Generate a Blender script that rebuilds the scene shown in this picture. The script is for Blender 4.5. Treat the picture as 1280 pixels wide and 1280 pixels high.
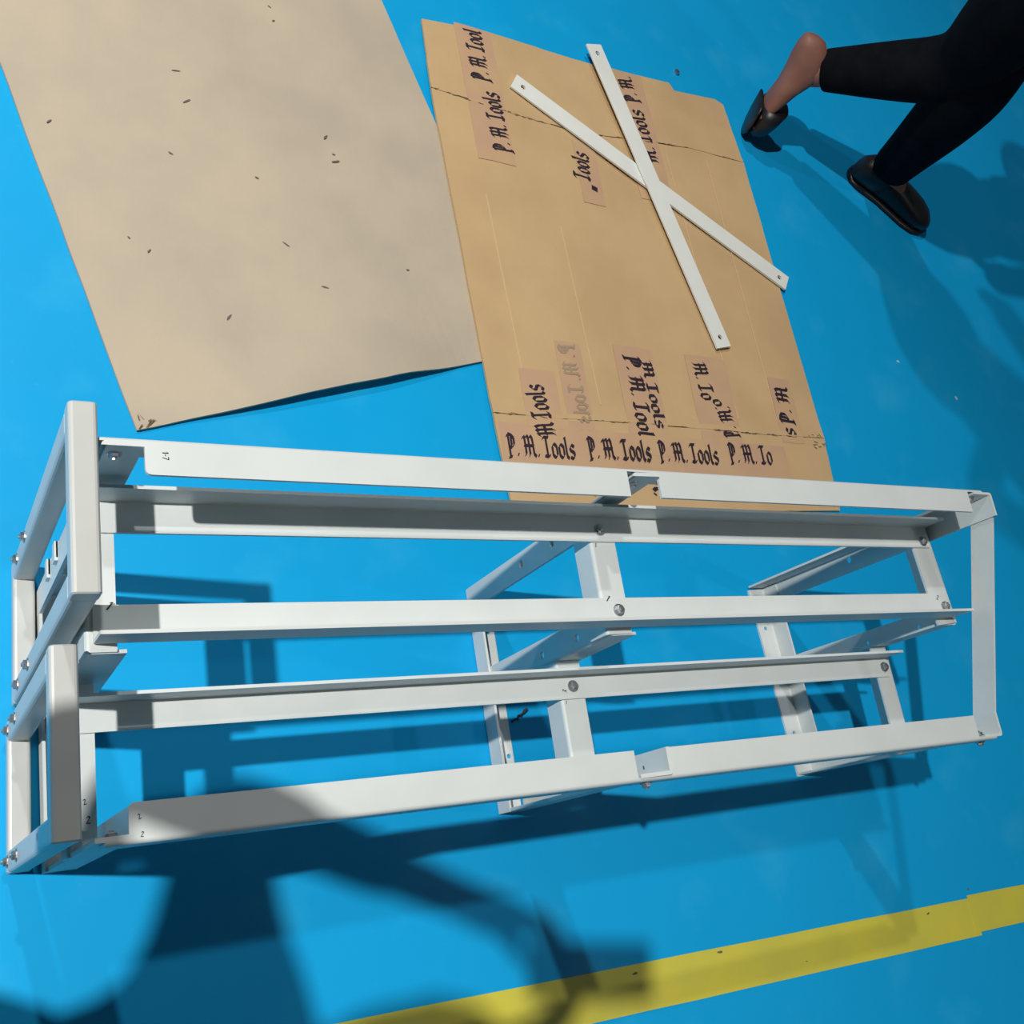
import bpy, bmesh, math, random
from mathutils import Vector, Matrix, noise
from mathutils.geometry import tessellate_polygon

for o in list(bpy.data.objects):
    bpy.data.objects.remove(o, do_unlink=True)
S = bpy.context.scene
COL = S.collection
random.seed(7)
V = Vector

# ------------------------------------------------------------------ camera
cam_d = bpy.data.cameras.new('camera')
cam = bpy.data.objects.new('camera', cam_d)
COL.objects.link(cam)
S.camera = cam
CAM = V((-0.8299, -0.4422, 1.5230))
right = V((0.86431693, -0.14679873, 0.48104717))
up = V((-0.02915209, 0.94022546, 0.33930258))
fwd = V((0.50210199, 0.30728849, -0.80837329))
mw = Matrix.Identity(4)
for i in range(3):
    mw[i][0] = right[i]; mw[i][1] = up[i]; mw[i][2] = -fwd[i]; mw[i][3] = CAM[i]
cam.matrix_world = mw
cam_d.sensor_width = 36.0
cam_d.lens = 1331.04 / 1280.0 * 36.0
cam_d.clip_start = 0.01

# ------------------------------------------------------------------ world, lamps, exposure
w = bpy.data.worlds.new('hall'); S.world = w; w.use_nodes = True
bg = w.node_tree.nodes['Background']
bg.inputs[0].default_value = (0.78, 0.90, 1.0, 1)
bg.inputs[1].default_value = 0.036

def lamp(name, loc, watt, size, col, spread=180):
    d = bpy.data.lights.new(name, 'AREA'); d.shape = 'DISK'; d.size = size
    d.energy = watt; d.color = col; d.spread = math.radians(spread)
    o = bpy.data.objects.new(name, d); COL.objects.link(o); o.location = loc
    return o
lamp('high_bay_lamp', (-5.95, 0.45, 9.0), 790, 0.22, (1.0, 0.985, 0.95), 94)
lamp('high_bay_lamp', (-1.45, 3.40, 5.5), 125, 0.20, (0.97, 0.99, 1.0))
lamp('high_bay_lamp', (3.10, -1.00, 5.5), 22, 0.20, (0.97, 0.99, 1.0))
vs = S.view_settings
vs.view_transform = 'Standard'; vs.look = 'None'; vs.gamma = 1.0
vs.use_curve_mapping = False
vs.exposure = 0.0

# ------------------------------------------------------------------ materials
def mat(name, col, rough=0.5, metal=0.0, var=0.0, vscale=8.0, bump=0.0, bscale=200.0,
        col2=None, spec=0.5, detail=4.0, coat=0.0):
    m = bpy.data.materials.new(name); m.use_nodes = True
    nt = m.node_tree; b = nt.nodes['Principled BSDF']
    b.inputs['Base Color'].default_value = (*col, 1)
    b.inputs['Roughness'].default_value = rough
    b.inputs['Metallic'].default_value = metal
    b.inputs['Specular IOR Level'].default_value = spec
    b.inputs['Coat Weight'].default_value = coat
    tc = nt.nodes.new('ShaderNodeTexCoord')
    if var > 0 or col2:
        n = nt.nodes.new('ShaderNodeTexNoise'); n.inputs['Scale'].default_value = vscale
        n.inputs['Detail'].default_value = detail
        nt.links.new(tc.outputs['Object'], n.inputs['Vector'])
        r = nt.nodes.new('ShaderNodeValToRGB')
        c2 = col2 if col2 else tuple(c * (1 - var) for c in col)
        r.color_ramp.elements[0].color = (*c2, 1); r.color_ramp.elements[0].position = 0.36
        r.color_ramp.elements[1].color = (*col, 1); r.color_ramp.elements[1].position = 0.62
        nt.links.new(n.outputs['Fac'], r.inputs[0]); nt.links.new(r.outputs[0], b.inputs['Base Color'])
    if bump > 0:
        n2 = nt.nodes.new('ShaderNodeTexNoise'); n2.inputs['Scale'].default_value = bscale
        nt.links.new(tc.outputs['Object'], n2.inputs['Vector'])
        bp = nt.nodes.new('ShaderNodeBump'); bp.inputs['Strength'].default_value = bump
        bp.inputs['Distance'].default_value = 0.001
        nt.links.new(n2.outputs['Fac'], bp.inputs['Height']); nt.links.new(bp.outputs[0], b.inputs['Normal'])
    return m

M = {}
M['coat'] = mat('light_grey_powder_coat', (0.660, 0.690, 0.668), 0.42, var=0.05, vscale=14, bump=0.05, bscale=900)
M['ring'] = mat('grey_tube_paint', (0.525, 0.530, 0.500), 0.36, var=0.05, vscale=14)
M['steel'] = mat('zinc_steel', (0.50, 0.52, 0.53), 0.34, metal=0.9, var=0.2, vscale=300)
M['bar'] = mat('off_white_powder_coat', (0.75, 0.755, 0.70), 0.45, var=0.03, vscale=20)
M['card'] = mat('plain_cardboard', (0.485, 0.405, 0.300), 0.9, col2=(0.425, 0.36, 0.278), vscale=5, detail=8, bump=0.25, bscale=90, spec=0.15)
M['cardb'] = mat('brown_cardboard', (0.55, 0.375, 0.195), 0.85, col2=(0.50, 0.335, 0.172), vscale=6, detail=6, bump=0.3, bscale=70, spec=0.2)
M['crease'] = mat('cardboard_crease', (0.60, 0.42, 0.23), 0.85, spec=0.2)
M['edge'] = mat('torn_cardboard', (0.20, 0.13, 0.07), 0.9, var=0.5, vscale=120)
M['tape'] = mat('pinkish_packing_tape', (0.52, 0.325, 0.205), 0.32, col2=(0.545, 0.355, 0.20), vscale=12, spec=0.5)
M['ink'] = mat('purple_black_ink', (0.022, 0.012, 0.022), 0.6)
M['inkf'] = mat('faded_ink', (0.34, 0.24, 0.15), 0.7)
M['marker'] = mat('black_marker', (0.02, 0.02, 0.025), 0.6)
M['speck'] = mat('dark_grime', (0.13, 0.11, 0.09), 0.9)
M['yellow'] = mat('yellow_floor_tape', (0.60, 0.53, 0.055), 0.5, col2=(0.54, 0.49, 0.065), vscale=9, detail=6)
M['trouser'] = mat('black_trouser_cloth', (0.006, 0.0065, 0.009), 0.95, var=0.4, vscale=25, bump=0.4, bscale=300, spec=0.1)
M['shirt'] = mat('dark_shirt_cloth', (0.02, 0.022, 0.03), 0.95, var=0.3, vscale=15, spec=0.1)
M['skin'] = mat('brown_skin', (0.30, 0.135, 0.095), 0.55, col2=(0.24, 0.10, 0.07), vscale=18)
M['shoe'] = mat('black_rubber_shoe', (0.012, 0.011, 0.014), 0.40, var=0.2, vscale=30)
M['shoeb'] = mat('dark_brown_shoe', (0.030, 0.020, 0.020), 0.45, var=0.2, vscale=30)
M['hair'] = mat('black_hair', (0.008, 0.007, 0.007), 0.6, bump=0.8, bscale=400)
M['eyew'] = mat('eye_white', (0.7, 0.68, 0.65), 0.3)
M['glass'] = mat('phone_glass', (0.01, 0.01, 0.012), 0.08)
M['white'] = mat('white_chip', (0.6, 0.68, 0.72), 0.6)

def floor_material():
    m = bpy.data.materials.new('blue_epoxy_floor'); m.use_nodes = True
    nt = m.node_tree; b = nt.nodes['Principled BSDF']; L = nt.links.new
    tc = nt.nodes.new('ShaderNodeTexCoord')
    def noi(scale, det, lo, hi):
        n = nt.nodes.new('ShaderNodeTexNoise'); n.inputs['Scale'].default_value = scale
        n.inputs['Detail'].default_value = det; L(tc.outputs['Object'], n.inputs['Vector'])
        mr = nt.nodes.new('ShaderNodeMapRange'); mr.inputs[1].default_value = lo; mr.inputs[2].default_value = hi
        L(n.outputs['Fac'], mr.inputs[0]); return mr.outputs[0]
    def mix(a, bcol, fac, amt):
        mu = nt.nodes.new('ShaderNodeMath'); mu.operation = 'MULTIPLY'; mu.inputs[1].default_value = amt
        L(fac, mu.inputs[0])
        mx = nt.nodes.new('ShaderNodeMix'); mx.data_type = 'RGBA'; L(mu.outputs[0], mx.inputs[0])
        if isinstance(a, tuple): mx.inputs[6].default_value = (*a, 1)
        else: L(a, mx.inputs[6])
        mx.inputs[7].default_value = (*bcol, 1); return mx.outputs[2]
    c = mix((0.0035, 0.335, 0.665), (0.0035, 0.310, 0.630), noi(1.6, 5, 0.35, 0.7), 1.0)
    c = mix(c, (0.03, 0.38, 0.68), noi(7.0, 8, 0.55, 0.80), 0.6)      # dusty scuffs
    c = mix(c, (0.06, 0.38, 0.62), noi(60.0, 3, 0.70, 0.80), 0.30)
    L(c, b.inputs['Base Color'])
    rr = nt.nodes.new('ShaderNodeMapRange'); rr.inputs[3].default_value = 0.42; rr.inputs[4].default_value = 0.6
    L(noi(5, 4, 0.3, 0.7), rr.inputs[0]); L(rr.outputs[0], b.inputs['Roughness'])
    b.inputs['Specular IOR Level'].default_value = 0.16
    n2 = nt.nodes.new('ShaderNodeTexNoise'); n2.inputs['Scale'].default_value = 140
    L(tc.outputs['Object'], n2.inputs['Vector'])
    bp = nt.nodes.new('ShaderNodeBump'); bp.inputs['Strength'].default_value = 0.08; bp.inputs['Distance'].default_value = 0.001
    L(n2.outputs['Fac'], bp.inputs['Height']); L(bp.outputs[0], b.inputs['Normal'])
    return m
M['floor'] = floor_material()

# ------------------------------------------------------------------ helpers
WORLD = {}
def link(o, parent=None):
    COL.objects.link(o)
    WORLD[o.name] = V((0, 0, 0))
    if parent:
        o.parent = parent
        o.matrix_parent_inverse = Matrix.Translation(-WORLD[parent.name])
    return o
def mesh_obj(name, bm, m, parent=None, smooth=False):
    bmesh.ops.remove_doubles(bm, verts=bm.verts, dist=1e-6)
    bmesh.ops.recalc_face_normals(bm, faces=bm.faces)
    me = bpy.data.meshes.new(name); bm.to_mesh(me); bm.free()
    me.materials.append(M[m] if isinstance(m, str) else m)
    if smooth:
        for p in me.polygons: p.use_smooth = True
    return link(bpy.data.objects.new(name, me), parent)
def empty(name, loc):
    o = bpy.data.objects.new(name, None); COL.objects.link(o)
    o.empty_display_size = 0.05; o.location = loc; WORLD[o.name] = V(loc)
    return o
def tag(o, label, cat, group=None, kind=None):
    if label: o['label'] = label
    if cat: o['category'] = cat
    if group: o['group'] = group
    if kind: o['kind'] = kind
    return o

def plate(bm, org, ds, dt, dn, outline, holes, th):
    """flat plate: polygon (s,t) with holes, extruded by th along dn"""
    loops = [outline] + holes
    pts = [p for l in loops for p in l]
    tris = tessellate_polygon([[V((p[0], p[1], 0)) for p in l] for l in loops])
    a = [bm.verts.new(org + ds * p[0] + dt * p[1]) for p in pts]
    b = [bm.verts.new(org + ds * p[0] + dt * p[1] + dn * th) for p in pts]
    for t in tris:
        try:
            bm.faces.new([a[i] for i in t]); bm.faces.new([b[i] for i in reversed(t)])
        except ValueError: pass
    k = 0
    for l in loops:
        n = len(l)
        for i in range(n):
            j = (i + 1) % n
            bm.faces.new([a[k + i], a[k + j], b[k + j], b[k + i]])
        k += n
def circ(s, t, r, n=12):
    return [(s + r * math.cos(2 * math.pi * i / n), t + r * math.sin(2 * math.pi * i / n)) for i in range(n)]
def rect(s0, s1, t0, t1, rc=0.0, corners=()):
    """rectangle, with the named corners ('ss','es','ee','se') rounded"""
    out = []
    for nm, s, t, a0 in (('ss', s0, t0, 180), ('es', s1, t0, 270), ('ee', s1, t1, 0), ('se', s0, t1, 90)):
        if nm in corners and rc > 0:
            cs = s0 + rc if s == s0 else s1 - rc; ct = t0 + rc if t == t0 else t1 - rc
            for k in range(4):
                a = math.radians(a0 + 30 * k); out.append((cs + rc * math.cos(a), ct + rc * math.sin(a)))
        else: out.append((s, t))
    return out

def angle(name, p0, p1, d1, w1, d2, w2, parent, t=0.004, r=0.005, segs1=None, len2=None, holes1=(), holes2=(), mt='coat',
          round1=(), rc=0.008):
    """L-section bar. outer corner runs p0-p1; flange 1 lies along d1, flange 2 along d2.
    segs1: list of (s0, s1) where flange 1 is present (the rest is cut away)."""
    p0, p1 = V(p0), V(p1); ds = (p1 - p0); L = ds.length; ds.normalize()
    d1 = V(d1); d1 = (d1 - ds * d1.dot(ds)).normalized()
    d2 = V(d2); d2 = (d2 - ds * d2.dot(ds)); d2 = (d2 - d1 * d2.dot(d1)).normalized()
    bm = bmesh.new()
    segs = segs1 if segs1 else [(0, L)]
    for (a, b) in segs:
        hs = [circ(h[0], h[1], h[2]) for h in holes1 if a < h[0] < b]
        rr = []
        if 'start' in round1 and a == segs[0][0]: rr.append('se')
        plate(bm, p0, ds, d1, d2, rect(a, b, r, w1, rc, rr), hs, t)
    plate(bm, p0, ds, d2, d1, rect(0, len2 or L, r, w2), [circ(h[0], h[1], h[2]) for h in holes2], t)
    n = 5                                     # rolled bend
    def arc(rad):
        return [d1 * (r - rad * math.cos(math.pi / 2 * i / n)) + d2 * (r - rad * math.sin(math.pi / 2 * i / n)) for i in range(n + 1)]
    # arc from flange 2 (outer at d1=0) to flange 1 (outer at d2=0)
    oo, ii = arc(r), arc(max(r - t, 0.0005))
    ext = [(0, L)]
    for (a, b) in ext:
        A = [bm.verts.new(p0 + ds * a + q) for q in oo]; B = [bm.verts.new(p0 + ds * b + q) for q in oo]
        C = [bm.verts.new(p0 + ds * a + q) for q in ii]; D = [bm.verts.new(p0 + ds * b + q) for q in ii]
        for i in range(n):
            bm.faces.new([A[i], A[i + 1], B[i + 1], B[i]]); bm.faces.new([C[i + 1], C[i], D[i], D[i + 1]])
            bm.faces.new([A[i], C[i], C[i + 1], A[i + 1]]); bm.faces.new([B[i + 1], D[i + 1], D[i], B[i]])
    return mesh_obj(name, bm, mt, parent)

def tube(name, p0, p1, w, h, side, parent, rc=0.004, mt='coat'):
    """square hollow section with rounded long edges, closed ends; side = direction of width w"""
    p0, p1 = V(p0), V(p1); ds = (p1 - p0).normalized(); a = V(side); a = (a - ds * a.dot(ds)).normalized(); b = ds.cross(a)
    sec = []
    for sx, sy, a0 in ((1, 1, 0), (-1, 1, 90), (-1, -1, 180), (1, -1, 270)):
        for k in range(4):
            an = math.radians(a0 + 30 * k)
            sec.append(((w / 2 - rc) * sx + rc * math.cos(an), (h / 2 - rc) * sy + rc * math.sin(an)))
    bm = bmesh.new(); rings = []
    L = (p1 - p0).length
    for s, k in ((0, 0.90), (0.0015, 1.0), (L - 0.0015, 1.0), (L, 0.90)):
        rings.append([bm.verts.new(p0 + ds * s + a * q[0] * k + b * q[1] * k) for q in sec])
    n = len(sec)
    for r0, r1 in zip(rings, rings[1:]):
        for i in range(n): bm.faces.new([r0[i], r0[(i + 1) % n], r1[(i + 1) % n], r1[i]])
    bm.faces.new(rings[0][::-1]); bm.faces.new(rings[-1])
    return mesh_obj(name, bm, mt, parent)

BOLT = None
def bolt(parent, pos, nrm, s=1.0, name='bolt'):
    """pan washer, hexagon head and stub of thread; one shared mesh"""
    global BOLT
    if BOLT is None:
        bm = bmesh.new()
        def cyl(n, r0, r1, z0, z1, rot=0):
            a = [bm.verts.new((r0 * math.cos(rot + 2 * math.pi * i / n), r0 * math.sin(rot + 2 * math.pi * i / n), z0)) for i in range(n)]
            b = [bm.verts.new((r1 * math.cos(rot + 2 * math.pi * i / n), r1 * math.sin(rot + 2 * math.pi * i / n), z1)) for i in range(n)]
            for i in range(n): bm.faces.new([a[i], a[(i + 1) % n], b[(i + 1) % n], b[i]])
            bm.faces.new(a[::-1]); bm.faces.new(b)
        cyl(14, 0.0088, 0.0084, 0, 0.0015)
        cyl(6, 0.0064, 0.0064, 0.0015, 0.0055)
        cyl(6, 0.0064, 0.0048, 0.0055, 0.0065)
        cyl(8, 0.0030, 0.0026, 0.0065, 0.0085)
        BOLT = bpy.data.meshes.new('bolt'); bm.to_mesh(BOLT); bm.free(); BOLT.materials.append(M['steel'])
    o = bpy.data.objects.new(name, BOLT)
    link(o, parent)
    q = V((0, 0, 1)).rotation_difference(V(nrm).normalized())
    o.matrix_basis = Matrix.Translation(V(pos)) @ q.to_matrix().to_4x4() @ Matrix.Scale(s, 4)
    return o

# broad-nib lettering: every stroke is swept with a slanted pen
GLY = {
 'P': (0.62, [[(.14, .80), (.14, -.10)], [(.02, .72), (.12, .84), (.34, .80), (.50, .68), (.50, .44), (.34, .30), (.14, .34)], [(.32, .76), (.32, .38)], [(.0, -.10), (.26, -.04)]]),
 'M': (0.98, [[(.0, .66), (.16, .80), (.20, .70), (.20, .10), (.08, .0)], [(.20, .70), (.40, .82), (.46, .70), (.46, .06), (.36, .0)], [(.46, .70), (.66, .82), (.74, .68), (.74, .10), (.88, .0)], [(.10, .42), (.80, .42)]]),
 'T': (0.60, [[(.0, .70), (.14, .80), (.50, .80)], [(.28, .78), (.28, .06)], [(.06, .06), (.30, .02), (.48, .10)]]),
 'o': (0.50, [[(.08, .46), (.08, .10), (.24, .0), (.40, .12), (.40, .46), (.24, .56), (.08, .46)]]),
 'l': (0.30, [[(.04, .80), (.10, .86), (.10, .08), (.22, .0)]]),
 's': (0.48, [[(.40, .48), (.24, .56), (.08, .44), (.10, .34), (.36, .24), (.36, .10), (.22, .0), (.04, .06)]]),
 '.': (0.30, [[(.04, .05), (.13, .05)]]),
 ' ': (0.16, []),
 '1': (0.30, [[(.02, .6), (.14, .8), (.14, 0)]]),
 '2': (0.50, [[(.05, .6), (.2, .8), (.4, .65), (.05, .05), (.45, .05)]]),
 '7': (0.45, [[(.02, .78), (.42, .78), (.15, 0)]]),
 '3': (0.45, [[(.05, .75), (.35, .75), (.15, .45), (.38, .25), (.05, .02)]]),
 '-': (0.35, [[(.05, .4), (.28, .4)]]),
 'i': (0.16, [[(.06, .7), (.06, .1)]]),
}
def lettering(name, text, a, b, cap, z, m, parent, mirror=False, nib=0.13, nrm=None, ang=38):
    a, b = V(a), V(b)
    d = (b - a); L = d.length; d.normalize()
    n = V((0, 0, 1)) if nrm is None else V(nrm)
    u = n.cross(d).normalized()
    if mirror: a = a + u * cap * .8; u = -u
    adv = sum(GLY[c][0] for c in text); sx = L / adv; sy = cap / 0.80
    nv = (math.cos(math.radians(ang)) * nib / 2, math.sin(math.radians(ang)) * nib / 2)
    bm = bmesh.new(); x = 0; k = 0
    for c in text:
        wd, st = GLY[c]
        for s in st:
            for q0, q1 in zip(s, s[1:]):
                dx, dy = q1[0] - q0[0], q1[1] - q0[1]; ll = math.hypot(dx, dy) or 1
                px, py = -dy / ll * .022, dx / ll * .022           # keep hairlines visible
                sg = 1 if (px * nv[0] + py * nv[1]) >= 0 else -1
                ox, oy = nv[0] + sg * px, nv[1] + sg * py
                k += 1; zz = z + 0.000002 * (k % 40)
                vs_ = [bm.verts.new(a + d * (x + p[0]) * sx + u * p[1] * sy + n * zz) for p in
                       ((q0[0] - ox, q0[1] - oy), (q0[0] + ox, q0[1] + oy), (q1[0] + ox, q1[1] + oy), (q1[0] - ox, q1[1] - oy))]
                f = bm.faces.new(vs_)
        x += wd
    me = bpy.data.meshes.new(name); bm.to_mesh(me); bm.free(); me.materials.append(M[m])
    return link(bpy.data.objects.new(name, me), parent)

def box_bm(bm, x0, x1, y0, y1, z0, z1):
    v = [bm.verts.new((x, y, z)) for z in (z0, z1) for y in (y0, y1) for x in (x0, x1)]
    for f in ((0, 2, 3, 1), (4, 5, 7, 6), (0, 1, 5, 4), (2, 6, 7, 3), (0, 4, 6, 2), (1, 3, 7, 5)): bm.faces.new([v[i] for i in f])

def sheet(name, rows, th, m, parent):
    """solid sheet from a grid of top points rows[j][i]; th below"""
    bm = bmesh.new(); nj, ni = len(rows), len(rows[0])
    T = [[bm.verts.new(p) for p in r] for r in rows]
    B = [[bm.verts.new((p[0], p[1], p[2] - th)) for p in r] for r in rows]
    for j in range(nj - 1):
        for i in range(ni - 1):
            bm.faces.new([T[j][i], T[j][i + 1], T[j + 1][i + 1], T[j + 1][i]])
            bm.faces.new([B[j][i], B[j + 1][i], B[j + 1][i + 1], B[j][i + 1]])
    for i in range(ni - 1):
        bm.faces.new([T[0][i + 1], T[0][i], B[0][i], B[0][i + 1]]); bm.faces.new([T[-1][i], T[-1][i + 1], B[-1][i + 1], B[-1][i]])
    for j in range(nj - 1):
        bm.faces.new([T[j][0], T[j + 1][0], B[j + 1][0], B[j][0]]); bm.faces.new([T[j + 1][-1], T[j][-1], B[j][-1], B[j + 1][-1]])
    return mesh_obj(name, bm, m, parent)
def sstep(a, b, x):
    t = min(1, max(0, (x - a) / (b - a))); return t * t * (3 - 2 * t)

# ------------------------------------------------------------------ floor
bm = bmesh.new(); box_bm(bm, -7, 8, -6, 8, -0.1, 0.0)
fl = mesh_obj('floor', bm, 'floor'); tag(fl, 'glossy blue painted concrete workshop floor', 'floor', kind='structure')

# yellow marking tape: two lengths meeting at a seam
def tape_piece(x0, x1, ya, slope, wd, z):
    n = 26; rows = []
    for e in (0, 1):
        r = []
        for i in range(n + 1):
            x = x0 + (x1 - x0) * i / n; y = ya + slope * (x + 0.3)
            r.append((x, y - (wd if e == 0 else 0) + 0.0012 * noise.noise(V((x * 14, e * 5.0, 3))), z))
        rows.append(r)
    return rows
yt = empty('floor_marking_tape', (0.4, -0.67, 0))
tag(yt, 'yellow marking tape stripe stuck along the blue floor at the bottom', 'floor tape')
sheet('tape_strip', tape_piece(-1.6, 1.035, -0.616, -0.022, 0.070, 0.0009), 0.0007, 'yellow', yt)
sheet('tape_strip', tape_piece(1.020, 2.6, -0.6105, -0.022, 0.069, 0.0016), 0.0007, 'yellow', yt)

bm = bmesh.new()
def speck(bm, x, y, z, l, wd, a):
    n = 7; c = bm.verts.new((x, y, z)); vs_ = []
    for i in range(n):
        q = 2 * math.pi * i / n; k = random.uniform(.7, 1.15)
        lx, ly = l * k * math.cos(q), wd * k * math.sin(q)
        vs_.append(bm.verts.new((x + lx * math.cos(a) - ly * math.sin(a), y + lx * math.sin(a) + ly * math.cos(a), z)))
    for i in range(n): bm.faces.new([c, vs_[i], vs_[(i + 1) % n]])
for x, y, l in ((0.386, -.638, .007), (0.571, -.684, .003), (0.90, -.655, .005), (1.03, -.628, .004), (0.21, -.640, .006)):
    speck(bm, x, y, 0.0018, l, l * .35, random.uniform(-.4, .6))
mesh_obj('scuff_marks', bm, 'speck', yt)['kind'] = 'stuff'

# ------------------------------------------------------------------ the rack
zT, z5, z2, z4 = 0.530, 0.4356, 0.410, 0.260
RK = empty('steel_rack_frame', (0.0, -0.19, 0.0))
tag(RK, 'light grey bolted steel angle rack frame standing on the blue floor', 'rack')
X, Y, Z = V((1, 0, 0)), V((0, 1, 0)), V((0, 0, 1))

# two rectangular rings of square tube at the near end
def ring(x0, x1, ya, yb, h, rc=0.0045):
    w_ = x1 - x0; xc = (x0 + x1) / 2; parts = []
    parts.append(tube('ring_tube', (xc, ya, h - w_ / 2), (xc, yb, h - w_ / 2), w_, w_, X, RK, rc, 'ring'))
    parts.append(tube('ring_tube', (xc, ya, w_ / 2), (xc, yb, w_ / 2), w_, w_, X, RK, rc, 'ring'))
    for s, y in ((-1, ya), (1, yb)):
        yc = y + s * w_ / 2
        parts.append(tube('ring_tube', (xc, yc, w_ - 0.002), (xc, yc, h - w_ + 0.002), w_, w_, X, RK, rc, 'ring'))
    return parts
r1 = ring(-0.6895, -0.6625, 0.033, -0.159, 0.535)
r2 = ring(-0.6965, -0.6695, -0.1805, -0.367, 0.432)
for p, y, z in ((r1[2], 0.0195, 0.166), (r1[2], 0.0195, 0.075), (r1[3], -0.1455, 0.190), (r1[3], -0.1455, 0.078)):
    bolt(p, (-0.6895, y, z), (-1, 0, 0), 0.9)
for p, y, z in ((r2[2], -0.194, 0.115), (r2[2], -0.194, 0.03), (r2[3], -0.3535, 0.025), (r2[3], -0.3535, 0.13)):
    bolt(p, (-0.6965, y, z), (-1, 0, 0), 0.9)
# small bent clips inside the upper ring
for z in (0.235, 0.165):
    bm = bmesh.new(); box_bm(bm, -0.662, -0.640, -0.026, -0.006, z - 0.012, z - 0.008); box_bm(bm, -0.664, -0.660, -0.030, -0.006, z - 0.026, z - 0.008)
    mesh_obj('clip', bm, 'coat', RK)

# long rails (angle sections)
def seg(x0, lst): return [(a - x0, b - x0) for a, b in lst]
xa, xb = -0.661, 0.657
R1 = angle('long_rail', (xa, 0, zT), (xb, 0, zT), -Y, 0.0385, -Z, 0.040, RK,
           segs1=seg(xa, [(-0.6195, -0.0365), (0.0115, 0.6205)]), round1=('start',), rc=0.006)
R5 = angle('long_rail', (xa + .01, -0.376, z5), (0.655, -0.376, z5), Y, 0.0385, -Z, 0.040, RK,
           segs1=seg(xa + .01, [(-0.629, -0.0335), (0.0185, 0.6135)]), round1=('start',), rc=0.006)
R2 = angle('long_rail', (-0.655, -0.0185, z2 - .004), (0.6560, -0.0185, z2 - .004), -Y, 0.0388, Z, 0.044, RK)
R3 = angle('long_rail', (-0.652, -0.1762, z2 - .004), (0.6665, -0.1762, z2 - .004), Y, 0.0405, Z, 0.044, RK)
R4 = angle('long_rail', (-0.655, -0.2040, z4 - .004), (0.6600, -0.2040, z4 - .004), -Y, 0.0368, Z, 0.044, RK)
bolt(R3, (0.002, -0.1525, z2), Z); bolt(R3, (0.6525, -0.158, z2), Z)
bolt(R4, (0.010, -0.223, z4), Z); bolt(R4, (0.650, -0.224, z4), Z)
bolt(R2, (-0.006, -0.0405, z2), Z); bolt(R2, (0.642, -0.0465, z2), Z)

# middle frame: webs face the near end, flanges point away
def mid_frame(x, lean, cw=0.040):
    P = {}
    P['fb'] = angle('floor_beam', (x, -0.010, 0.0), (x + 0.004, -0.372, 0.0), X, 0.042, Z, 0.040, RK,
                    holes1=((0.275, 0.034, 0.004), (0.07, 0.030, 0.004)))
    P['bp'] = angle('post', (x, -0.0045, 0.004), (x + lean, -0.0045 - (.003 if lean < -.01 else 0), zT + (0.004 if lean < -.01 else 0)), X, 0.040, -Y, 0.040, RK, t=0.005,
                    len2=z2 - 0.010, holes2=((0.205, 0.020, 0.006), (0.305, 0.020, 0.006)))
    fx_ = 0.0475 if lean < -0.01 else 0.041
    P['fp'] = angle('post', (x + 0.008 + fx_, -0.3715, 0.004), (x + lean + fx_, -0.3715, z5 + (0.006 if lean < -.01 else 0)), -X, fx_, Y, 0.034, RK, t=0.005)
    P['mp'] = angle('post', (x + 0.008, -0.185, 0.004), (x + lean * .45, -0.185, z2 - .008), X, 0.041, Y, 0.040, RK,
                    holes2=((0.21, 0.018, 0.006), (0.315, 0.018, 0.006)))
    P['c1'] = angle('cross_beam', (x + lean * .70, -0.0110, z2 - .004), (x + lean * .66, -0.184, z2 - .004), X, cw, -Z, 0.040, RK)
    P['c2'] = angle('cross_beam', (x + lean * .33, -0.186, z4 - .004), (x + lean * .30, -0.371, z4 - .004), X, cw, -Z, 0.040, RK)
    return P
MF = mid_frame(0.000, -0.031)
LF = mid_frame(-0.6600, 0.0005, 0.031)
bolt(MF['bp'], (-0.014, -0.0124, zT - 0.020), -Y, 0.75); bolt(MF['fp'], (-0.011, -0.3765, z5 - 0.018), -Y, 0.9)
bolt(LF['bp'], (-0.644, -0.0087, zT - 0.022), -Y, 0.9); bolt(LF['fp'], (-0.642, -0.3675, z5 - 0.018), Y, 0.9)
bolt(LF['bp'], (-0.652, -0.0087, zT - 0.10), -Y, 0.9)

# far end frame: webs on the far side, flanges point back at the viewer's end; sloping strap on top
RF = {}
RF['fb'] = angle('floor_beam', (0.6675, -0.010, 0.0), (0.6890, -0.372, 0.0), -X, 0.042, Z, 0.040, RK,
                 holes1=((0.079, 0.024, 0.004), (0.283, 0.024, 0.004)))
RF['bp'] = angle('post', (0.6700, -0.0045, 0.004), (0.6780, -0.0045, zT), -X, 0.043, -Y, 0.038, RK,
                 holes2=((0.222, 0.016, 0.006), (0.335, 0.018, 0.004)))
RF['fp'] = angle('post', (0.6890, -0.3715, 0.004), (0.6850, -0.3715, 0.424), -X, 0.041, Y, 0.038, RK)
RF['mp'] = angle('post', (0.683, -0.187, 0.004), (0.6790, -0.187, z2 - .008), -X, 0.042, Y, 0.036, RK,
                 holes2=((0.21, 0.015, 0.0045), (0.325, 0.015, 0.0045)))
RF['c1'] = angle('cross_beam', (0.6660, -0.0110, z2 - .004), (0.6790, -0.184, z2 - .004), -X, 0.049, -Z, 0.052, RK)
RF['c2'] = angle('cross_beam', (0.6735, -0.189, z4 - .004), (0.6755, -0.371, z4 - .004), -X, 0.039, -Z, 0.050, RK)
bm = bmesh.new()
a0, a1 = V((0.6780, -0.042, 0.5205)), V((0.6830, -0.3345, 0.4225))
ds_ = (a1 - a0); Ls = ds_.length; ds_.normalize()
plate(bm, a0, ds_, -Z, X, rect(0, Ls, 0, 0.041), [], 0.004)
mesh_obj('top_strap', bm, 'coat', RK)
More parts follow.
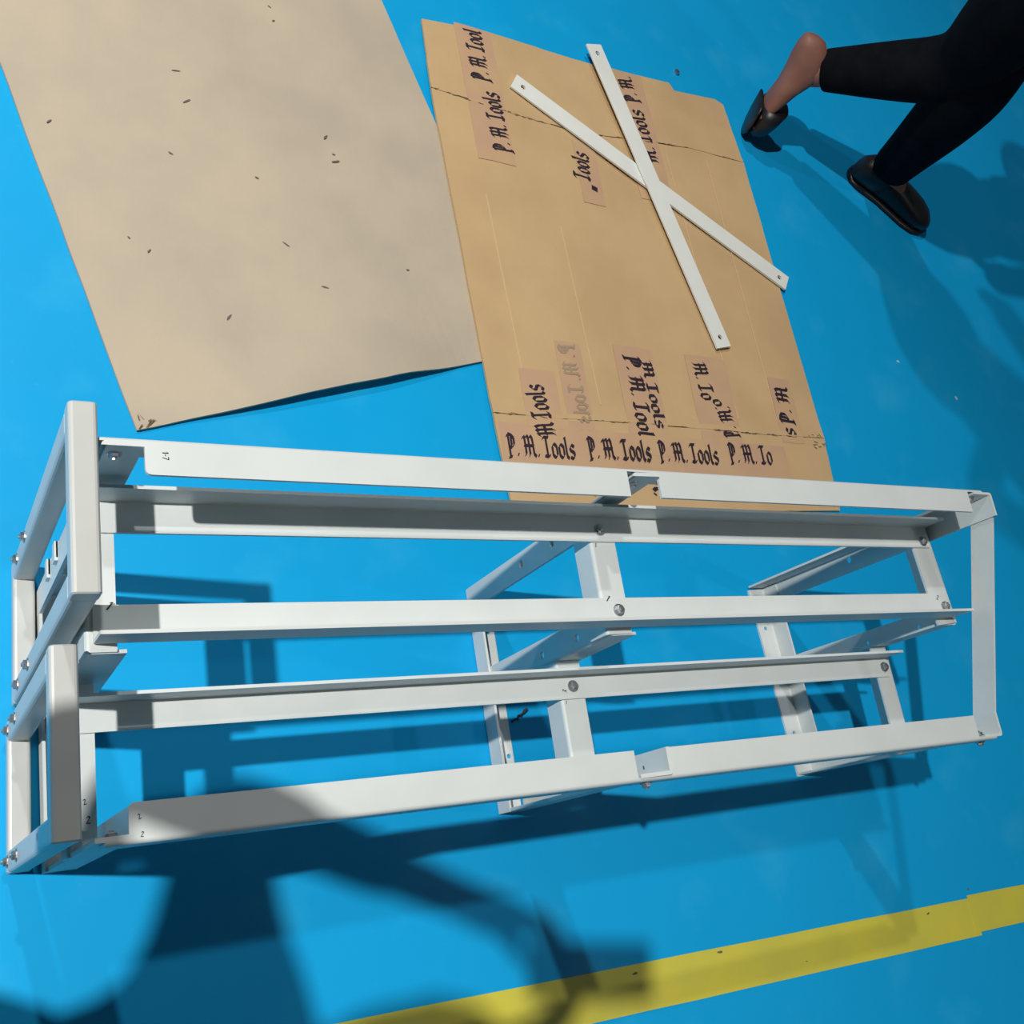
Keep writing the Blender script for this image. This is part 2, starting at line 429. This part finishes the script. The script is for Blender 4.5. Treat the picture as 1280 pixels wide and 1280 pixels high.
bolt(RF['fp'], (0.646, -0.367, 0.411), Y, 0.9); bolt(RF['fp'], (0.648, -0.3762, 0.408), -Y, 0.8)
bolt(RF['bp'], (0.650, -0.0087, zT - 0.02), -Y, 0.9)

# marker-pen notes on the metal
def note(parent, text, a, b, cap, nrm=None, m='marker'):
    a, b = V(a), V(b); b = a + (b - a).normalized() * sum(GLY[c][0] for c in text) * cap / .8
    lettering('marker_note', text, a, b, cap, 0.0004, m, parent, nib=0.12, nrm=nrm)
note(R1, '1-7', (-0.603, -0.014, zT), (-0.603, -0.030, zT), 0.006)
note(R5, '2', (-0.620, -0.354, z5), (-0.614, -0.352, z5), 0.005)
note(R5, '2', (-0.619, -0.370, z5), (-0.612, -0.371, z5), 0.005)
note(R3, '1', (-0.016, -0.139, z2), (-0.007, -0.147, z2), 0.009)
note(R3, '2', (0.636, -0.145, z2), (0.646, -0.151, z2), 0.008)
note(R3, '1', (-0.640, -0.140, z2), (-0.632, -0.146, z2), 0.010)
note(R4, '3', (-0.002, -0.233, z4), (0.003, -0.223, z4), 0.008)
note(R4, '-', (0.648, -0.236, z4), (0.652, -0.236, z4), 0.005)
note(MF['c1'], '1', (-0.015, -0.064, z2 - .004), (-0.010, -0.065, z2 - .004), 0.006)
note(MF['c2'], '1', (-0.004, -0.247, z4 - .004), (0.000, -0.248, z4 - .004), 0.005)
note(LF['c2'], '2', (-0.642, -0.318, z4 - .004), (-0.634, -0.316, z4 - .004), 0.006)
note(LF['c2'], '2', (-0.640, -0.338, z4 - .004), (-0.628, -0.338, z4 - .004), 0.008)
note(MF['fp'], 'ii', (-0.0225, -0.362, z5 - .0028), (-0.0165, -0.362, z5 - .0028), 0.006)
note(r2[3], 'ii', (-0.6967, -0.346, 0.33), (-0.6967, -0.346, 0.30), 0.01, nrm=(-1, 0, 0))

# ------------------------------------------------------------------ cardboard sheets
P0 = V((-0.5186, 0.2448, 0)); u = V((0.9586, 0.2847, 0)); v = V((-0.2847, 0.9586, 0))
nu, nv_ = 34, 40; WA, HA = 0.772, 1.15
rows = []
for j in range(nv_ + 1):
    t = j / nv_; t = t * t * 0.55 + t * 0.45; r = []
    for i in range(nu + 1):
        s = i / nu
        p = P0 + u * (s * WA) + v * (t * HA)
        e = 0.0015 * noise.noise(V((s * 9, t * 12, 1.3)))
        if j == 0: p += v * e
        if i == 0 or i == nu: p += u * e
        lift = 0.019 * math.exp(-(t * HA / 0.11) ** 2) * sstep(0.02, 0.45, s) * (1 - sstep(0.58, 0.80, s))
        z = 0.006 + lift + 0.0008 * (1 + noise.noise(V((s * 3, t * 4, 7)))) * (1 - sstep(.7, 1, s))
        r.append((p.x, p.y, z))
    rows.append(r)
ca = empty('cardboard_sheet', (-0.25, 0.75, 0))
tag(ca, 'large plain beige-grey cardboard sheet lying under the brown printed one', 'cardboard')
sheet('panel', rows, 0.005, 'card', ca)
bm = bmesh.new()
def speck(bm, x, y, z, l, wd, a):
    n = 7; c = bm.verts.new((x, y, z)); vs_ = []
    for i in range(n):
        q = 2 * math.pi * i / n; k = random.uniform(.7, 1.15)
        lx, ly = l * k * math.cos(q), wd * k * math.sin(q)
        vs_.append(bm.verts.new((x + lx * math.cos(a) - ly * math.sin(a), y + lx * math.sin(a) + ly * math.cos(a), z)))
    for i in range(n): bm.faces.new([c, vs_[i], vs_[(i + 1) % n]])
for (x, y) in ((-.634, .773), (-.429, .932), (-.413, .872), (-.242, 1.101), (-.247, 1.133), (-.163, .859), (-.151, .824), (-.148, .809), (-.446, .757), (-.519, .579), (-.489, .559), (-.259, .614), (-.194, .538), (-.367, .455), (-.03, .60), (-.30, .74)):
    speck(bm, x, y, 0.0085, random.uniform(.003, .009), random.uniform(.0012, .0025), random.uniform(-.6, 1.2))
mesh_obj('dirt_specks', bm, 'speck', ca)['kind'] = 'stuff'
bm = bmesh.new()
for k in range(9):                                        # frayed corner
    a = random.uniform(0, 2.4); l = random.uniform(.004, .012)
    p = P0 + V((random.uniform(.0, .018), random.uniform(.002, .02), 0))
    q = p + V((math.cos(a) * l, math.sin(a) * l, 0))
    box = [(p.x, p.y, .0072), (p.x + .0022, p.y - .001, .0072), (q.x, q.y, .0105), (q.x - .0008, q.y + .0008, .0102)]
    bm.faces.new([bm.verts.new(c) for c in box])
mesh_obj('frayed_corner', bm, 'edge', ca)

# brown printed sheet: main panel and two flaps divided by worn folds
TB = 0.005
def zB(x): return 0.0060 + 0.0068 * (1 - sstep(0.18, 0.55, x))
def lerp_poly(poly, x):
    for (a, b), (c, d) in zip(poly, poly[1:]):
        if a <= x <= c: return b + (d - b) * (x - a) / (c - a + 1e-9)
    return poly[0][1] if x < poly[0][0] else poly[-1][1]
topY = [(0.077, 1.208), (0.222, 1.224), (0.482, 1.224), (0.732, 1.238), (0.738, 1.217), (0.870, 1.228), (0.896, 1.217)]
c1Y = [(0.073, 1.032), (0.266, 1.018), (0.425, 1.016), (0.604, 1.040), (0.747, 1.053), (0.912, 1.052)]
c2Y = [(0.100, 0.322), (0.252, 0.322), (0.442, 0.329), (0.648, 0.330), (0.759, 0.329), (0.944, 0.333)]
botY = [(0.111, 0.128), (0.521, 0.148), (0.937, 0.162)]
def panel(name, lo, hi, xl, xr, parent, gl=0.001, gh=0.001, crl=0.0, crh=0.0, nj=14, ni=70):
    rows = []
    for j in range(nj + 1):
        t = j / nj; r = []
        x0 = xl[0] + (xl[1] - xl[0]) * t + .0015 * noise.noise(V((t * 7, xl[0], 2)))
        x1 = xr[0] + (xr[1] - xr[0]) * t + .002 * noise.noise(V((t * 7, xr[0], 5)))
        for i in range(ni + 1):
            x = x0 + (x1 - x0) * i / ni
            a = lerp_poly(lo, x) + gl + .0012 * noise.noise(V((x * 30, 1, gl * 900))); b = lerp_poly(hi, x) - gh + .0012 * noise.noise(V((x * 30, 9, gh * 900)))
            y = a + (b - a) * t
            z = zB(x) + 0.0009 * noise.noise(V((x * 5, y * 5, 4)))
            z += crl * math.exp(-((y - a) / 0.012) ** 2) + crh * math.exp(-((b - y) / 0.012) ** 2)
            r.append((x, y, z))
        rows.append(r)
    return sheet(name, rows, TB, 'cardb', parent)
cb = empty('cardboard_sheet', (0.5, 0.7, 0))
tag(cb, 'brown flattened cardboard carton with lettered packing tape, under the two white bars', 'cardboard')
panel('flap', c1Y, topY, (0.074, 0.077), (0.911, 0.893), cb, gl=0.0006, crl=0.0015, nj=8)
mp = panel('main_panel', c2Y, c1Y, (0.101, 0.074), (0.944, 0.912), cb, gl=0.0006, gh=0.0005, crl=0.002, crh=0.001, nj=22)
panel('flap', botY, c2Y, (0.111, 0.101), (0.937, 0.944), cb, gh=0.0006, crh=0.0015, nj=8)
def strip(name, x0, x1, y0, y1, m, dz, parent, th=0.0003, skew=0.0):
    n = 14; rows = []; vert = (y1 - y0) > (x1 - x0)
    ny, nx = (n, 3) if vert else (2, n * 2)
    for j in range(ny + 1):
        r = []
        for i in range(nx + 1):
            x = x0 + (x1 - x0) * i / nx; y = y0 + (y1 - y0) * j / ny; x += skew * (y - y0)
            y += 0.002 * noise.noise(V((x * 40, y0 * 9, 2))) * (1 if j in (0, ny) else 0)
            r.append((x, y, zB(x) + dz + 0.0009 * noise.noise(V((x * 5, y * 5, 4)))))
        rows.append(r)
    return sheet(name, rows, th, m, parent)
TZ = 0.0013
tapes = {
 'a': strip('packing_tape', .158, .246, .885, 1.222, 'tape', TZ, cb, skew=-.02),
 'b': strip('packing_tape', .405, .462, .835, .995, 'tape', TZ, cb),
 'c': strip('packing_tape', .566, .658, .880, 1.228, 'tape', TZ, cb, skew=-.04),
 'd': strip('packing_tape', .108, .815, .208, .305, 'tape', TZ, cb),
 'e': strip('packing_tape', .170, .250, .300, .420, 'tape', TZ + .0003, cb),
 'f': strip('packing_tape', .262, .322, .300, .490, 'tape', TZ, cb),
 'g': strip('packing_tape', .405, .505, .262, .500, 'tape', TZ + .0003, cb),
 'h': strip('packing_tape', .590, .700, .290, .500, 'tape', TZ, cb),
 'i': strip('packing_tape', .815, .880, .315, .470, 'tape', TZ, cb),
}
def prn(tp, text, x0, y0, x1, y1, cap=0.040, m='ink', mirror=False, dz=0.0007):
    z = max(zB(x0), zB(x1), zB((x0 + x1) / 2)) + TZ + dz
    lettering('lettering', text, (x0, y0, 0), (x1, y1, 0), cap, z, m, tapes[tp], mirror=mirror)
prn('a', 'P. M. Tool', .216, 1.085, .214, 1.216)
prn('a', 'P. M. Tools', .240, .915, .232, 1.062)
prn('b', 'Tools', .432, .890, .440, .963)
prn('b', 'i', .448, .868, .452, .880, .02)
prn('c', 'P. M.', .622, 1.148, .610, 1.222)
prn('c', 'M. Tools', .640, .985, .624, 1.128)
prn('d', 'P. M. Tools', .119, .240, .266, .241)
prn('d', 'P. M. Tools', .296, .246, .446, .248)
prn('d', 'P. M. Tools', .468, .252, .622, .252)
prn('d', 'P. M. To', .652, .260, .772, .260)
prn('d', 'T', .262, .190, .262, .166, .03)
prn('d', 'M.', .440, .222, .434, .172, .045)
prn('e', 'M Tools', .228, .285, .216, .391, .040, dz=.001)
prn('f', 'P. M. Tools', .276, .482, .288, .315, .034, m='inkf', mirror=True)
prn('g', 'P. M. Tool', .430, .478, .426, .300, .036, dz=.001)
prn('g', 'M Tools', .470, .472, .474, .320, .026, dz=.001)
prn('h', 'M. To', .606, .484, .612, .395, .036)
prn('h', 'o.', .640, .400, .644, .372, .03)
prn('h', 'P. M.', .690, .318, .682, .392, .036)
prn('i', 's P. M', .858, .330, .866, .452, .036)
# score lines where the board was pressed
for (xs, ya, yb, sk) in ((.700, .36, 1.02, -.05), (.812, .36, 1.03, -.035), (.345, .36, .76, -.04), (.178, .36, .80, -.04)):
    strip('score_line', xs, xs + .0028, ya, yb, 'crease', 0.0011, cb, th=.0006, skew=sk)
bm = bmesh.new()                                          # torn edge fibres along the folds
for pl, rng in ((c1Y, (.08, .90)), (c2Y, (.105, .94))):
    for k in range(46):
        x = random.uniform(*rng); y = lerp_poly(pl, x) + random.uniform(-.002, .002)
        speck(bm, x, y, zB(x) + .0022, random.uniform(.003, .012), random.uniform(.0005, .0012), random.uniform(-.15, .15))
for k in range(10):
    x = random.uniform(.885, .945); y = .330 + random.uniform(-.022, .01)
    speck(bm, x, y, zB(x) + .0024, random.uniform(.003, .010), .001, random.uniform(-1.2, .3))
mesh_obj('torn_fibres', bm, 'edge', cb)['kind'] = 'stuff'

# ------------------------------------------------------------------ the two loose flat bars
def flat_bar(a, b, wd, th, label):
    a, b = V(a), V(b); d = (b - a); L = d.length; d.normalize(); s = Z.cross(d).normalized(); n = d.cross(s)
    bm = bmesh.new()
    plate(bm, a, d, s, n, rect(0, L, -wd / 2, wd / 2), [circ(0.024, 0, .0058), circ(L - 0.024, 0, .0058)], th)
    bmesh.ops.bevel(bm, geom=[e for e in bm.edges if e.calc_length() > 0.3], offset=.0006, segments=1, affect='EDGES')
    o = mesh_obj('flat_bar', bm, 'bar')
    return tag(o, label, 'metal bar', 'loose drilled flat bars')
flat_bar((0.2740, 1.103, 0.0142), (0.9470, 0.722, 0.0085), 0.042, 0.005, 'white flat steel bar underneath the other, its end at the carton\'s right edge')
flat_bar((0.5045, 1.261, 0.0235), (0.6990, 0.524, 0.0125), 0.042, 0.005, 'white flat steel bar lying on top, reaching past the carton\'s upper edge')

# ------------------------------------------------------------------ bits on the floor
bm = bmesh.new()
outer = [(0.0075 * math.cos(math.pi / 3 * i), 0.0075 * math.sin(math.pi / 3 * i)) for i in range(6)]
plate(bm, V((0.767, 1.281, 0.0)), X, Y, Z, outer, [circ(0, 0, .004, 10)], 0.006)
tag(mesh_obj('hex_nut', bm, 'steel'), 'small grey hex nut on the floor beyond the carton', 'nut')
bm = bmesh.new()
pts = [V((0.052, -.231, .002)), V((0.058, -.226, .007)), V((0.063, -.229, .004)), V((0.061, -.222, .009)), V((0.068, -.221, .006)), V((0.074, -.217, .010)), V((0.079, -.212, .012)), V((0.076, -.214, .005)), V((0.070, -.224, .003))]
for p, q in zip(pts, pts[1:]):
    d = (q - p).normalized(); s = d.cross(Z).normalized() * .0016; n = d.cross(s).normalized() * .0013
    a = [bm.verts.new(p + s), bm.verts.new(p + n), bm.verts.new(p - s), bm.verts.new(p - n)]; b = [bm.verts.new(q + s), bm.verts.new(q + n), bm.verts.new(q - s), bm.verts.new(q - n)]
    for i in range(4): bm.faces.new([a[i], a[(i + 1) % 4], b[(i + 1) % 4], b[i]])
    bm.faces.new(a[::-1]); bm.faces.new(b)
tag(mesh_obj('plastic_scrap', bm, 'marker'), 'twisted black scrap on the floor inside the rack frame', 'scrap')
for (x, y, a, l, lb) in ((1.460, .481, 1.9, .006, 'tiny white chip on the blue floor right of the carton, nearer the right edge'), (1.277, .563, -.7, .0045, 'tiny white chip on the blue floor beside the carton\'s right edge')):
    bm = bmesh.new()
    d = V((math.cos(a), math.sin(a), 0)); s = V((-d.y, d.x, 0))
    plate(bm, V((x, y, 0)), d, s, Z, [(-l, -.0012), (-.2 * l, -.0022), (l, -.0008), (.7 * l, .0018), (-.6 * l, .0015)], [], .0018)
    tag(mesh_obj('paint_chip', bm, 'white'), lb, 'chip')

# ------------------------------------------------------------------ people
def skinned(name, pts, edges, m, parent, sub=2):
    """continuous body surface grown over a joint skeleton: pts = [(pos, radius)]"""
    me = bpy.data.meshes.new(name)
    me.from_pydata([tuple(p[0]) for p in pts], edges, [])
    o = bpy.data.objects.new(name + '_skeleton', me); COL.objects.link(o)
    sk = o.modifiers.new('skin', 'SKIN'); sk.use_smooth_shade = True
    for i, p in enumerate(pts):
        r = p[1]; rr = r if isinstance(r, tuple) else (r, r)
        me.skin_vertices[0].data[i].radius = rr
        me.skin_vertices[0].data[i].use_root = (i == 0)
    ss = o.modifiers.new('sub', 'SUBSURF'); ss.levels = sub; ss.render_levels = sub
    bpy.context.view_layer.update()
    ev = o.evaluated_get(bpy.context.evaluated_depsgraph_get())
    nm = bpy.data.meshes.new_from_object(ev)
    bpy.data.objects.remove(o, do_unlink=True)
    nm.name = name; nm.materials.clear(); nm.materials.append(M[m])
    for p in nm.polygons: p.use_smooth = True
    return link(bpy.data.objects.new(name, nm), parent)

def loft(name, rings, m, parent, n=20, smooth=True, power=2.4):
    """closed body through superellipse rings: (centre, side vec*half, up vec*half)"""
    bm = bmesh.new(); R = []
    for c, a, b in rings:
        r = []
        for i in range(n):
            t = 2 * math.pi * i / n; ct, st = math.cos(t), math.sin(t)
            r.append(bm.verts.new(V(c) + V(a) * math.copysign(abs(ct) ** (2 / power), ct) + V(b) * math.copysign(abs(st) ** (2 / power), st)))
        R.append(r)
    for r0, r1 in zip(R, R[1:]):
        for i in range(n): bm.faces.new([r0[i], r0[(i + 1) % n], r1[(i + 1) % n], r1[i]])
    bm.faces.new(R[0][::-1]); bm.faces.new(R[-1])
    return mesh_obj(name, bm, m, parent, smooth)

def foot_rings(heel, d, upv, L, prof):
    s = upv.cross(d).normalized()
    return [(heel + d * (L * f) + upv * ((lo + hi) / 2) + s * off, s * hw, upv * ((hi - lo) / 2)) for f, hw, lo, hi, off in prof]
SHOE = [(-.02, .012, .012, .045, 0), (0, .026, .008, .066, 0), (.06, .034, .006, .078, 0), (.2, .038, .006, .086, 0), (.36, .040, .006, .088, 0), (.52, .045, .006, .078, 0), (.68, .051, .006, .068, 0), (.82, .051, .006, .058, 0), (.93, .040, .007, .048, 0), (.99, .022, .010, .036, 0), (1.005, .008, .016, .028, 0)]
SOLE = [(-.03, .014, 0, .016, 0), (.0, .031, 0, .018, 0), (.1, .039, 0, .018, 0), (.36, .041, 0, .017, 0), (.68, .056, 0, .016, 0), (.84, .055, 0, .016, 0), (.95, .042, 0, .016, 0), (1.02, .020, .001, .015, 0)]
FOOT = [(-.01, .012, .016, .05, 0), (.02, .024, .008, .066, 0), (.10, .031, .004, .082, 0), (.22, .034, .004, .098, 0), (.34, .036, .008, .092, 0), (.5, .041, .010, .066, 0), (.68, .046, .006, .046, 0), (.80, .046, .004, .034, 0)]

def head(parent, c, face, upv, r=0.100):
    """skull with nose, brow, ears, eyes, mouth and a cap of hair"""
    f = face.normalized(); u_ = (upv - f * upv.dot(f)).normalized(); s = u_.cross(f)
    rings = []
    for h, fx, wx, off in ((-1.20, .30, .30, .42), (-1.12, .50, .44, .34), (-.95, .70, .58, .20), (-.70, .84, .68, .08), (-.35, .93, .74, .02), (0, .97, .77, 0), (.35, .95, .76, -.03), (.65, .82, .66, -.05), (.88, .56, .46, -.05), (1.0, .22, .18, -.05)):
        rings.append((c + u_ * (h * r * 1.12) + f * off * r, s * wx * r, f * fx * r))
    hd = loft('head', rings, 'skin', parent, 24, True, 2.1)
    nose = [(c + u_ * .12 * r + f * .95 * r, s * .06 * r, f * .05 * r), (c - u_ * .15 * r + f * 1.02 * r, s * .10 * r, f * .10 * r), (c - u_ * .36 * r + f * 1.08 * r, s * .17 * r, f * .14 * r), (c - u_ * .44 * r + f * 1.0 * r, s * .13 * r, f * .08 * r)]
    loft('nose', nose, 'skin', hd, 12)
    for k in (-1, 1):
        e = c + f * .88 * r + s * k * .33 * r + u_ * .05 * r
        loft('eye', [(e - s * .11 * r, u_ * .01 * r, f * .01 * r), (e, u_ * .055 * r, f * .07 * r), (e + s * .11 * r, u_ * .01 * r, f * .01 * r)], 'eyew', hd, 10)
        ea = c + s * k * .78 * r - f * .05 * r
        loft('ear', [(ea - u_ * .28 * r, f * .08 * r, s * .05 * r), (ea, f * .17 * r, s * .06 * r), (ea + u_ * .26 * r, f * .14 * r, s * .06 * r)], 'skin', hd, 10)
    mo = c - u_ * .68 * r + f * .94 * r
    loft('mouth', [(mo - s * .24 * r, u_ * .02 * r, f * .02 * r), (mo, u_ * .07 * r, f * .06 * r), (mo + s * .24 * r, u_ * .02 * r, f * .02 * r)], 'inkf', hd, 10)
    hr = []
    for h, fx, wx, off in ((-.25, .72, .83, -.34), (.15, .82, .85, -.26), (.5, .92, .82, -.13), (.80, .80, .66, -.08), (1.02, .5, .42, -.06), (1.12, .15, .12, -.06)):
        hr.append((c + u_ * (h * r * 1.12) + f * off * r, s * wx * r, f * fx * r))
    loft('hair', hr, 'hair', hd, 24, True, 2.1)

def hand_pts(wrist, knuck_dir, palm_n, side, curl, pts, edges, iw):
    """palm and five bent fingers appended to a skeleton; side = towards the thumb"""
    k = knuck_dir.normalized(); n = palm_n.normalized(); sd = side.normalized()
    def add(p, r, par):
        pts.append((p, r)); edges.append((par, len(pts) - 1)); return len(pts) - 1
    palm = add(wrist + k * .045, (.024, .017), iw)
    for q, ln in ((.030, .072), (.010, .080), (-.010, .074), (-.030, .058)):
        b = add(wrist + k * .088 + sd * q, .0098, palm)
        a1_, a2_ = curl, curl * 1.9
        m1 = pts[b][0] + (k * math.cos(a1_) + n * math.sin(a1_)) * ln * .5
        i1 = add(m1, .0088, b)
        i2 = add(m1 + (k * math.cos(a2_) + n * math.sin(a2_)) * ln * .5, .0075, i1)
    t1 = add(wrist + k * .030 + sd * .036 + n * .008, .0115, palm)
    t2 = add(wrist + k * .058 + sd * .050 + n * .026, .0100, t1)
    add(wrist + k * .084 + sd * .046 + n * .040, .0085, t2)

def upper_body(par, hip, chest, neck, face, sh, el, wr, hands, headc, upv):
    # shirt: torso and sleeves in one surface; body: neck, forearms and hands
    pts = [(hip, (.150, .105)), (hip.lerp(chest, .45), (.140, .105)), (chest, (.160, .112)), (chest.lerp(neck, .75), (.085, .075))]
    ed = [(0, 1), (1, 2), (2, 3)]
    for k in (0, 1):
        b = len(pts); pts += [(sh[k], .066), (sh[k].lerp(el[k], .5), .054), (el[k], .047), (el[k].lerp(wr[k], .75), .036)]
        ed += [(2, b), (b, b + 1), (b + 1, b + 2), (b + 2, b + 3)]
    skinned('shirt', pts, ed, 'shirt', par)
    pts = [(chest.lerp(neck, .6), .060), (neck, .052), (headc - upv * .06, .052)]; ed = [(0, 1), (1, 2)]
    for k in (0, 1):
        b = len(pts); pts += [(sh[k], .040), (el[k], .036), (el[k].lerp(wr[k], .6), .032), (wr[k], .026)]
        ed += [(0, b), (b, b + 1), (b + 1, b + 2), (b + 2, b + 3)]
        hand_pts(wr[k], *hands[k], pts, ed, b + 3)
    skinned('body', pts, ed, 'skin', par)
    head(par, headc, face, upv)

# --- walker crossing the upper right corner
wd_ = V((0.895, -0.446, 0)); wl_ = V((0.446, 0.895, 0))
pw = empty('person', (1.20, 1.10, 0))
tag(pw, 'person in black trousers and dark slip-on shoes walking past, upper right corner', 'person')
hipc = V((1.03, 1.03, 0.82))
ank_s, kn_s, hip_s = V((1.352, 1.078, 0.075)), V((1.205, 1.005, 0.420)), hipc + wl_ * .085
ank_t, kn_t, hip_t = V((0.985, 1.182, 0.205)), V((1.165, 1.045, 0.430)), hipc - wl_ * .085
tr = [(hipc, (.150, .12)), (hip_s, .105), (hip_s.lerp(kn_s, .5), .100), (kn_s, .090), (kn_s.lerp(ank_s, .35), .078), (kn_s.lerp(ank_s, .75), .063), (kn_s.lerp(ank_s, .93), .058), (kn_s.lerp(ank_s, .945), .057),
      (hip_t, .105), (hip_t.lerp(kn_t, .5), .100), (kn_t, .082), (kn_t.lerp(ank_t, .35), .072), (kn_t.lerp(ank_t, .75), .056), (kn_t.lerp(ank_t, .90), .050), (kn_t.lerp(ank_t, .92), .049), (hipc + Z * .12, (.150, .11))]
skinned('trousers', tr, [(0, 1), (1, 2), (2, 3), (3, 4), (4, 5), (5, 6), (6, 7), (0, 8), (8, 9), (9, 10), (10, 11), (11, 12), (12, 13), (13, 14), (0, 15)], 'trouser', pw)
# planted foot in its slip-on
hs = V((1.297, 1.108, 0)); dsx = V((0.895, -0.446, 0)).normalized()
loft('foot', foot_rings(hs + dsx * .01, dsx, Z, .26, FOOT), 'skin', pw)
so = loft('shoe', foot_rings(hs, dsx, Z * .92, .262, SHOE), 'shoe', pw); loft('sole', foot_rings(hs, dsx, Z * .92, .262, SOLE), 'shoe', so)
loft('heel_counter', foot_rings(hs, dsx, Z * .92, .262, [(-.024, .013, .012, .050, 0), (-.004, .028, .008, .074, 0), (.06, .036, .006, .090, 0), (.2, .040, .006, .096, 0), (.3, .040, .008, .090, 0)]), 'shoeb', so)
skinned('ankle', [(ank_s, .040), (ank_s.lerp(kn_s, .15), .042)], [(0, 1)], 'skin', pw)
# trailing foot pushing off: heel high, toes down in the slip-on
ht, tt = V((0.912, 1.222, 0.262)), V((0.938, 1.158, 0.026))
dt_ = (tt - ht).normalized(); ut_ = (wd_ - dt_ * wd_.dot(dt_)).normalized()
loft('foot', foot_rings(ht, dt_, ut_, .25, FOOT + [(.94, .038, .004, .026, 0), (1.0, .018, .008, .02, 0)]), 'skin', pw)
st = loft('shoe', foot_rings(ht, dt_, ut_, .262, [(q[0], q[1] + .002, q[2] - .004, q[3] + .004, 0) for q in SHOE if q[0] > .6]), 'shoe', pw)
loft('sole', foot_rings(ht - ut_ * .007, dt_, ut_, .262, [(q[0], q[1] * .9, q[2], q[3] * .8, 0) for q in SOLE if q[0] > .6]), 'shoe', st)
skinned('ankle', [(ank_t - ut_ * .025 + dt_ * .012, .036), (ank_t, .039), (ank_t.lerp(kn_t, .2), .041)], [(0, 1), (1, 2)], 'skin', pw)
chest = hipc + Z * .40 + wd_ * .05
upper_body(pw, hipc + Z * .06, chest, hipc + Z * .58 + wd_ * .07, wd_, 
           [chest + wl_ * .19 + Z * .08, chest - wl_ * .19 + Z * .08],
           [hipc + wl_ * .27 + Z * .22 + wd_ * .02, hipc - wl_ * .25 + Z * .24 - wd_ * .04],
           [hipc + wl_ * .25 + Z * .02 + wd_ * .18, V((1.105, 0.865, 0.86))],
           [(V((.2, -.1, -1)), -wl_, wd_, .45), (V((.05, -.05, -1)), wl_, wd_, .5)],
           hipc + Z * .73 + wd_ * .10, Z)

# --- the photographer, standing behind the viewpoint; seen here only by the shadow on the floor
pp = empty('person', (-1.27, -0.54, 0))
tag(pp, 'person behind the viewpoint holding a phone, whose shadow falls at the lower left', 'person')
hp = V((-1.27, -0.545, 0.90)); fx, lf = V((.95, .30, 0)).normalized(), V((-.30, .95, 0)).normalized()
tr = [(hp, (.15, .11))]; ed = []
for k in (-1, 1):
    b = len(tr); h_ = hp + lf * k * .09; kn = V((hp.x, hp.y, .49)) + lf * k * .10 + fx * .02; an = V((hp.x, hp.y, .09)) + lf * k * .10 - fx * .01
    tr += [(h_, .095), (h_.lerp(kn, .5), .085), (kn, .068), (kn.lerp(an, .5), .062), (an, .055)]
    ed += [(0, b), (b, b + 1), (b + 1, b + 2), (b + 2, b + 3), (b + 3, b + 4)]
tr.append((hp + Z * .12, (.15, .11))); ed.append((0, len(tr) - 1))
skinned('trousers', tr, ed, 'trouser', pp)
for k in (-1, 1):
    hl = V((hp.x, hp.y, 0)) + lf * k * .10 - fx * .07; so = loft('shoe', foot_rings(hl, fx, Z, .28, SHOE), 'shoe', pp)
    loft('sole', foot_rings(hl, fx, Z, .28, SOLE), 'shoe', so)
ph = CAM - fwd * 0.022                                    # phone body just behind its lens
ch = V((-1.245, -0.505, 1.30))
wl1 = V((-0.985, -0.350, 1.420)); wr1 = V((-1.000, -0.530, 1.405))
mid_ = ph - right * .075
upper_body(pp, hp + Z * .06, ch, V((-1.240, -0.520, 1.47)), V((.95, .30, -.45)),
           [V((-1.290, -0.315, 1.39)), V((-1.175, -0.690, 1.39))],
           [V((-1.160, -0.205, 1.205)), V((-1.060, -0.740, 1.19))], [wl1, wr1],
           [((mid_ + up * .050 - fwd * .02) - wl1, -up, fwd * -1, .55), ((mid_ - up * .050 - fwd * .02) - wr1, up, fwd * -1, .55)],
           V((-1.225, -0.500, 1.60)), V((.3, .1, 1)).normalized())
bm = bmesh.new()
plate(bm, ph - right * 0.138 - up * 0.037 - fwd * 0.008, right, up, fwd, rect(0, .158, 0, .074, .009, ('ss', 'es', 'ee', 'se')), [], .008)
pb = mesh_obj('phone', bm, 'shoe')
bm = bmesh.new()
plate(bm, ph - right * 0.135 - up * 0.034 - fwd * 0.0084, right, up, fwd, rect(0, .152, 0, .068, .007, ('ss', 'es', 'ee', 'se')), [], .0004)
mesh_obj('screen', bm, 'glass', pb)
tag(pb, 'black phone held up behind the viewpoint by the photographer', 'phone')
